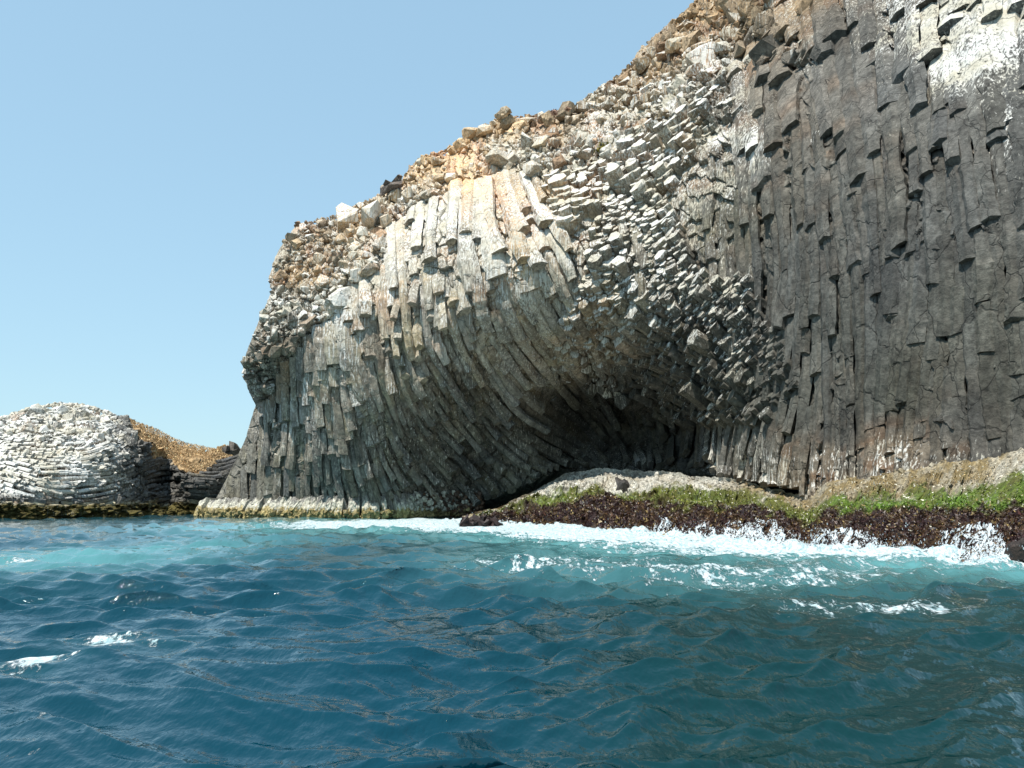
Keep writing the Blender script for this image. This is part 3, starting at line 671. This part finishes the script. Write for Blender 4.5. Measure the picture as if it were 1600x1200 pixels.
hl = streamlines(hflow, ok_hill, -120, 400, 625, 792, 8, .9, 3.0)
def hcol(px, py, j): return hill_colour(px, py, j)
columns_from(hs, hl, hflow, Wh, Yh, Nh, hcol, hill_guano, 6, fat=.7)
rubble(hb, 1200, (-60, 230, 628, 800), lambda x, y: bool(inside(hpoly, np.array(x), np.array(y-2))) and not bool(golden(np.array(x), np.array(y))) and (y < 690 or x > 175), 5, Wh, Yh, hcol, hill_guano, 52)
rg = random.Random(54)
for (x, y) in [p for p in resample(HT, 520) if -60 < p[0] < 190 or p[0] > 335]:
    X = np.array(x); Y = np.array(y+rg.uniform(0, 3)); chunk(hb, at(X, Y, Yh(X, Y)+1), rg.uniform(.15, .36), hill_colour(X, Y, rg.uniform(-.3, .2)), float(hill_guano(X, Y)), rg)
hill = hb.build('hill', M_HILL); tag(hs.build('basalt_slabs', M_HILL, hill), kind='stuff')
tag(hill, 'low domed rock hill whitened with guano across the bay', 'hill', kind='structure')
# dry golden grass on the hill's shoulder
n = 50000; r = np.random.default_rng(8); gx = r.uniform(185, 425, n); gy = r.uniform(640, 740, n); kp = golden(gx, gy) & inside(hpoly, gx, gy); gx = gx[kp]; gy = gy[kp]; n = len(gx)
P = Wh(gx, gy, np.zeros(n)); s = r.uniform(.06, .26, n)
a = P+r.normal(0, .07, (n, 3)); b = P+r.normal(0, .07, (n, 3)); c = P+np.stack([r.normal(0, .08, n), r.normal(0, .08, n), s], -1)
m = MB(); m.add(np.stack([a, b, c], 1).reshape(-1, 3), [np.arange(n*3).reshape(n, 3)], np.repeat(np.array([.48, .34, .185])*np.exp(r.normal(0, .4, n))[:, None], 3, 0))
tag(m.build('dry_grass', M_GRASS), 'golden dry grass on the shoulder of the far hill', 'grass', kind='stuff')

# ------------------------------------------------------------------ boulders and plants that stand on the rock
def boulder(label, pxy, Yfn, size, col, g, seed, dims, n=5, group=None, mat=None, zoff=0.0, amt=.5, lo=.5, hi=.85):
    rg = random.Random(seed); mb = MB(); X, Y = map(lambda v: np.array(float(v)), pxy); P = at(X, Y, Yfn); P = P+np.array([0, 0, zoff])
    for k in range(n):
        q = np.array([rg.uniform(-1, 1)*dims[0]*.5, rg.uniform(-.5, .5)*dims[1], rg.uniform(-.45, .35)*dims[2]])*size
        chunk(mb, P+q, size*rg.uniform(lo, hi) if k else size*(.4+hi*.7), np.array(col)*rg.uniform(.8, 1.2), g+rg.gauss(0, .1), rg, dims, amt)
    o = mb.build('boulder', mat or M_ROCK); return tag(o, label, 'boulder', group)
boulder('pale pointed boulder standing alone on the skyline of the headland', (785, 181), 88., 1.1, (.44, .33, .21), .15, 2, (1.0, .8, 1.0), 9, lo=.3, hi=.7)
boulder('flat dark slab of rock on the rim left of the ochre bank', (615, 291), 87., 1.0, (.16, .13, .11), .1, 3, (2.0, 1., .5), 5)
boulder('small grey boulder on the low saddle beside the headland', (362, 703), 116., 1.1, (.16, .14, .12), 0, 5, (1.3, 1., .7), 5)
boulder('dark weed-covered rock in the white surf at the tip of the shelf', (748, 817), float(on_sea(748, 822)[1]), 1.0, (.022, .011, .009), -2, 6, (2.3, 1.0, .5), 60, mat=M_SHELF, amt=.9, lo=.12, hi=.3)
boulder('brown rock standing out of the water at the right end of the surf', (1600, 862), float(on_sea(1600, 886)[1]), .5, (.03, .016, .010), -2, 7, (1.2, .9, 1.2), 90, mat=M_SHELF, amt=.9, lo=.1, hi=.28)
boulder('small dark notch stone on the white ledge above the green algae', (975, 757), float(shelf_pt(np.array(975.), np.array(.70))[2]), .75, (.05, .045, .04), -2, 9, (.9, .7, 1.0), 3, mat=M_SHELF)
def tuft(label, pxy, Y, size, col, seed, cat='plant'):
    r = np.random.default_rng(seed); n = 240; P = at(np.array(float(pxy[0])), np.array(float(pxy[1])), Y)
    d = r.normal(0, 1, (n, 3)); d[:, 2] = np.abs(d[:, 2])*1.2; d /= np.linalg.norm(d, axis=1, keepdims=True)
    q = P+d*(size*r.random(n)**.5)[:, None]; k = size*.16
    V = np.stack([q+r.normal(0, k, (n, 3)), q+r.normal(0, k, (n, 3)), q+r.normal(0, k, (n, 3))], 1).reshape(-1, 3)
    st = np.stack([np.repeat(P[None], n, 0)+r.normal(0, .03, (n, 3)), np.repeat(P[None], n, 0)+r.normal(0, .03, (n, 3)), q], 1).reshape(-1, 3)
    m = MB(); m.add(V, [np.arange(3*n).reshape(n, 3)], np.repeat(np.array(col)*np.exp(r.normal(0, .35, n))[:, None], 3, 0)); m.add(st, [np.arange(3*n).reshape(n, 3)], np.array(col)*.8)
    return tag(m.build('plant', M_GRASS), label, cat)
tuft('yellow-green bush growing from a ledge below the rim', (945, 238), 76.5, .95, (.22, .19, .035), 1)
tuft('pinkish dry tuft of grass on the skyline of the headland', (866, 178), 84., .5, (.42, .27, .20), 2)
tuft('small dry tuft on the rim just below the steep skyline', (887, 172), 82.5, .4, (.40, .26, .18), 3)

# ------------------------------------------------------------------ the sea
WAT = [(a, on_sea(a, b)) for a, b in zip(SH_X, SH_W)]
shx = np.array([p[1][0] for p in WAT]); shy = np.array([p[1][1] for p in WAT])
def seg_dist(x, y, X, Y):
    d = np.full(x.shape, 1e9)
    for i in range(len(X)-1):
        ax, ay, bx, by = X[i], Y[i], X[i+1], Y[i+1]; L = (bx-ax)**2+(by-ay)**2
        t = np.clip(((x-ax)*(bx-ax)+(y-ay)*(by-ay))/L, 0, 1); d = np.minimum(d, np.hypot(x-ax-t*(bx-ax), y-ay-t*(by-ay)))
    return d
def waves(x, y, amp):
    r = np.random.default_rng(5); dx = x*0; dy = x*0; z = x*0
    wx = x+(fbm(x/6., y/6., 2, 1)-.5)*2.2; wy = y+(fbm(x/6.+9, y/6., 2, 3)-.5)*2.2
    for k in range(46):
        lam = 3.4*(.925**k)*(1+r.uniform(-.06, .06)); th = math.radians(-68+r.normal(0, 34)); ph = r.uniform(0, 6.28)
        K = 2*math.pi/lam; a = .0135*lam*(.6 if lam > 2 else 1.3 if lam > .35 else .9); ux, uy = math.cos(th), math.sin(th)
        f = K*(ux*wx+uy*wy)+ph; att = np.clip(lam/np.maximum(.0035*np.hypot(x, y), .01)/9., 0, 1)
        z = z+a*np.sin(f)*att; dx = dx-ux*a*.75*np.cos(f)*att*-1; dy = dy-uy*a*.75*np.cos(f)*att*-1
    z = z+.10*np.sin(.42*x*.5-.62*y+1.0)*1.0
    g = .55+.9*fbm(x/9., y/9., 2, 5)
    return dx*amp*g, dy*amp*g, z*amp*g
nr, na = 1000, 1500
pyr = np.concatenate([np.linspace(1500, 1240, 60)[:-1], np.linspace(1240, 800, 760), 786+14*np.exp(-np.linspace(0, 4.6, nr-819))[1:]])[:, None]
pxr = np.linspace(-260, 1860, na)[None]
dist = CAMZ/((pyr-786)/F/1.0)          # metres ahead
ang = (pxr-800)/F
X0 = ang*dist; Y0 = dist+0*pxr
sd = seg_dist(X0, Y0, shx, shy)
amp = np.clip(.55+.45*smooth(0, 8, sd), .5, 1)
dx, dy, z = waves(X0, Y0, amp)
P = np.stack([X0+dx, Y0+dy, z], -1)
# surf piles up along the shelf
pile = np.exp(-(np.maximum(sd-.2, 0)/1.3)**1.3)
P[..., 2] += pile*(fbm(X0/.6, Y0/.6, 5, 3)-.3)*.8
# how much foam lies on the water, and where air bubbles turn it turquoise
def spx(a, b): return on_sea(a, b)
sdn = sd*(45/np.clip(Y0, 14, 80))**1.4
foam = .58*np.exp(-(sdn/3.8)**2)+.24*np.exp(-(sdn/12)**2)
teal = .9*np.exp(-(sdn/9.0)**2)+.3*np.exp(-(sdn/22.0)**2)
def blob(cx, cy, rx, ry, amt, tealamt=0.0):
    """rx, ry: half sizes in photo pixels, turned into metres on the water"""
    global foam, teal
    c = spx(cx, cy); ax = abs(spx(cx+rx, cy)[0]-c[0]); ay = abs(spx(cx, cy-ry)[1]-spx(cx, cy+ry)[1])/2
    w = np.exp(-((X0-c[0])/ax)**2-((Y0-c[1])/ay)**2); foam = foam+amt*1.12*w*(.7+.6*fbm(X0/1.6, Y0/1.1, 3, 2)); teal = teal+tealamt*w
blob(660, 816, 120, 6, .6, 1.); blob(560, 820, 190, 6, .42, .9); blob(430, 826, 200, 8, .22, .8); blob(120, 872, 230, 24, .18, .8); blob(35, 877, 32, 3, .55, .2); blob(330, 850, 160, 14, .0, .4)
blob(720, 822, 90, 8, .4, .9); blob(850, 834, 150, 10, .4, .8); blob(1000, 850, 190, 14, .4, .8); blob(1200, 868, 150, 12, .25, .4); blob(800, 880, 190, 20, .5, .45); blob(1150, 900, 280, 22, .5, .4)
blob(1330, 955, 190, 22, .42, .1); blob(1220, 975, 90, 12, .2); blob(1480, 958, 90, 22, .2); blob(1040, 1000, 200, 20, .3); blob(1420, 890, 200, 12, .2, .2)
blob(180, 1005, 110, 16, .5, .1); blob(60, 1050, 80, 26, .5, .1); blob(60, 1140, 70, 14, .42); blob(20, 1182, 60, 10, .55); blob(280, 935, 190, 26, .33); blob(1275, 1097, 9, 3, .5)
foam = np.clip(foam, 0, .80); teal = np.clip(teal, 0, 1)

def water_material():
    m, nt, b = new_mat('sea_water')
    af = N(nt, 'ShaderNodeAttribute', attribute_name='guano'); ac = N(nt, 'ShaderNodeAttribute', attribute_name='col')
    f1 = noise(nt, 1.5, 7, .68, (1.0, .55, 1), .9); f2 = noise(nt, 5.5, 6, .7, (1.0, .55, 1), .6)
    f0 = noise(nt, 13., 5, .7, (1.0, .5, 1), .5)
    f = mathn(nt, 'ADD', mathn(nt, 'ADD', mathn(nt, 'MULTIPLY', f1, .36), mathn(nt, 'MULTIPLY', f2, .40)), mathn(nt, 'MULTIPLY', f0, .28))
    th = mathn(nt, 'SUBTRACT', .745, mathn(nt, 'MULTIPLY', af.outputs['Fac'], .42))
    mask = remap(nt, mathn(nt, 'SUBTRACT', f, th), -.004, .05)
    f3 = noise(nt, 7., 5, .75, (1.0, .5, 1), .8); fw = mixc(nt, remap(nt, f3, .36, .6), (.22, .36, .38), (.60, .64, .65))
    col = mixc(nt, mask, ac.outputs['Color'], fw)
    nt.links.new(col, b.inputs['Base Color'])
    nt.links.new(remap(nt, mask, 0, 1, .02, .6), b.inputs['Roughness'])
    b.inputs['IOR'].default_value = 1.40
    n2 = noise(nt, 2.4, 4, .55, (1, .6, 1)); n3 = noise(nt, 8., 3, .55, (1, .6, 1))
    h = mathn(nt, 'ADD', mathn(nt, 'ADD', n2, mathn(nt, 'MULTIPLY', n3, .34)), mathn(nt, 'MULTIPLY', mask, .35))
    bp = N(nt, 'ShaderNodeBump'); bp.inputs['Strength'].default_value = .8; bp.inputs['Distance'].default_value = .08
    nt.links.new(h, bp.inputs['Height']); nt.links.new(bp.outputs[0], b.inputs['Normal'])
    return m
deep = np.array([.0003, .034, .054]); turq = np.array([.10, .28, .29]); green_ = np.array([.0012, .023, .019])
gk = smooth(-2, 4, X0/np.maximum(Y0, 4)*14)[..., None]*.75
wc = deep*(1-gk)+green_*gk; wc = wc*(1-teal[..., None]*.85)+turq*teal[..., None]*.85
wb = MB(); wb.grid(P, wc, foam); 
# the rest of the sea, out to the horizon and round behind the boat
sea = wb.build('sea', water_material(), smooth_=True)
tag(sea, 'choppy blue-green sea with foam along the rocks', 'sea', kind='structure')
far = MB()
a = np.radians(np.linspace(0, 360, 121)); rr = np.array([0.3, 8, 40, 120, 400, 1500, 6000.])[:, None]
Pf = np.stack([rr*np.sin(a), rr*np.cos(a), np.zeros_like(rr*a)-.55-rr*.0004], -1)
far.grid(Pf, deep, -.5, flip=True)
o = far.build('ocean', sea.data.materials[0], smooth_=True); tag(o, 'open ocean round the headland and out to the horizon', 'ocean', kind='structure')

# --- breaking water: ragged white sheets running down the front of the shelf, and thrown drops
M_FOAM, nt, b = new_mat('white_water'); b.inputs['Base Color'].default_value = (.56, .61, .63, 1); b.inputs['Roughness'].default_value = .5
b.inputs['Subsurface Weight'].default_value = .0
sp = MB(); n1, n2 = 2600, 90
px = np.broadcast_to(np.linspace(728, 1640, n1), (n2, n1)); vv = np.broadcast_to(np.linspace(-.05, .34, n2)[:, None], (n2, n1))
P, _, Y = shelf_pt(px, vv, shelf_h(px, vv)+.10+(fbm(px/3., vv*40, 3, 4)-.3)*.35)
reach = np.interp(px, [728, 800, 900, 1000, 1100, 1200, 1300, 1400, 1500, 1560, 1600], [.14, .08, .06, .09, .20, .27, .32, .32, .38, .36, .04])*(.4+1.2*vnoise(px/34., px*0, 3))
wx_ = px+(fbm(px/26., vv*9, 3, 2)-.5)*26*(1+vv*2)
th_ = 1-np.abs(fbm(wx_/11, vv*5+fbm(px/30., vv*3, 2, 2)*3, 4, 6)-.5)*5.0
th2 = 1-np.abs(fbm(wx_/5+40, vv*8, 4, 1)-.5)*5.0
lvl = (vv+.03)/np.maximum(reach, .012)
kp = np.maximum(th_, th2*.93) > .10+lvl*.60
sp.grid(P, (.86, .9, .91), 0, keep=kp[:-1, :-1])
# drops
r = np.random.default_rng(77); n = 7000
qx = r.uniform(735, 1580, n); w8 = np.interp(qx, [735, 770, 800, 860, 1000, 1100, 1200, 1400, 1560, 1580], [1, 1, .3, .15, .15, .3, .8, 1, 1, .3])*(.25+1.5*vnoise(qx/22., qx*0, 1)**2)
qx = qx[r.random(n) < w8]; n = len(qx)
Pd, _, Yd = shelf_pt(qx, r.uniform(-.03, .12, n), np.zeros(n)); hgt = r.exponential(.16, n)*(.4+1.3*vnoise(qx/15., qx*0, 7)); Pd[:, 2] = np.maximum(Pd[:, 2], 0)+hgt; Pd[:, 1] -= r.exponential(.5, n); Pd[:, 0] += r.normal(0, .12, n)
s = (.006+.016*r.random(n)**3)*np.sqrt(Yd/30.)
T4 = np.array([[1, 0, -.7], [-1, 0, -.7], [0, 1, .7], [0, -1, .7]]); V = Pd[:, None]+T4[None]*s[:, None, None]*np.stack([np.ones(n), np.ones(n), r.uniform(1, 3, n)], -1)[:, None]
f4 = np.array([[0, 1, 2], [0, 3, 1], [0, 2, 3], [1, 3, 2]]); sp.add(V.reshape(-1, 3), [(np.arange(n)[:, None, None]*4+f4[None]).reshape(-1, 3)], (.9, .92, .93))
tag(sp.build('surf', M_FOAM, smooth_=False), 'white surf and thrown drops breaking on the front of the shelf', 'surf', kind='stuff')

# ------------------------------------------------------------------ light, sky, camera
EL, AZ = math.radians(63), math.radians(214)      # azimuth clockwise from +Y (ahead): behind us, to the left
sun = bpy.data.lights.new('sun', 'SUN'); sun.energy = 3.7; sun.angle = math.radians(.53); sun.color = (1, .95, .87)
so = bpy.data.objects.new('sun', sun); C.objects.link(so)
from mathutils import Vector
d = Vector((math.sin(AZ)*math.cos(EL), math.cos(AZ)*math.cos(EL), math.sin(EL))); so.rotation_euler = d.to_track_quat('Z', 'Y').to_euler()
w = bpy.data.worlds.new('World'); bpy.context.scene.world = w; w.use_nodes = True; nt = w.node_tree
sky = nt.nodes.new('ShaderNodeTexSky'); sky.sky_type = 'NISHITA'; sky.sun_disc = False; sky.sun_elevation = EL; sky.sun_rotation = AZ
sky.air_density = 1.25; sky.dust_density = .35; sky.ozone_density = 1.6; sky.altitude = 0
bg = nt.nodes['Background']; bg.inputs['Strength'].default_value = .15; 
gm = nt.nodes.new('ShaderNodeGamma'); gm.inputs['Gamma'].default_value = .33; nt.links.new(sky.outputs[0], gm.inputs['Color'])
mx = nt.nodes.new('ShaderNodeMix'); mx.data_type = 'RGBA'; mx.blend_type = 'MULTIPLY'; mx.inputs[0].default_value = 1.0
mx.inputs[7].default_value = (1.36, 1.88, 2.16, 1); nt.links.new(gm.outputs[0], mx.inputs[6]); nt.links.new(mx.outputs[2], bg.inputs['Color'])
cam = bpy.data.cameras.new('camera'); cam.sensor_width = 36; cam.lens = F/1600*36; cam.clip_end = 20000; cam.clip_start = .05
co = bpy.data.objects.new('camera', cam); C.objects.link(co); co.location = (0, 0, CAMZ); co.rotation_euler = (math.pi/2+PITCH, 0, 0)
sc = bpy.context.scene; sc.camera = co
sc.view_settings.view_transform = 'Standard'; sc.view_settings.look = 'None'; sc.view_settings.exposure = .72; sc.view_settings.gamma = 1
sc.cycles.max_bounces = 6
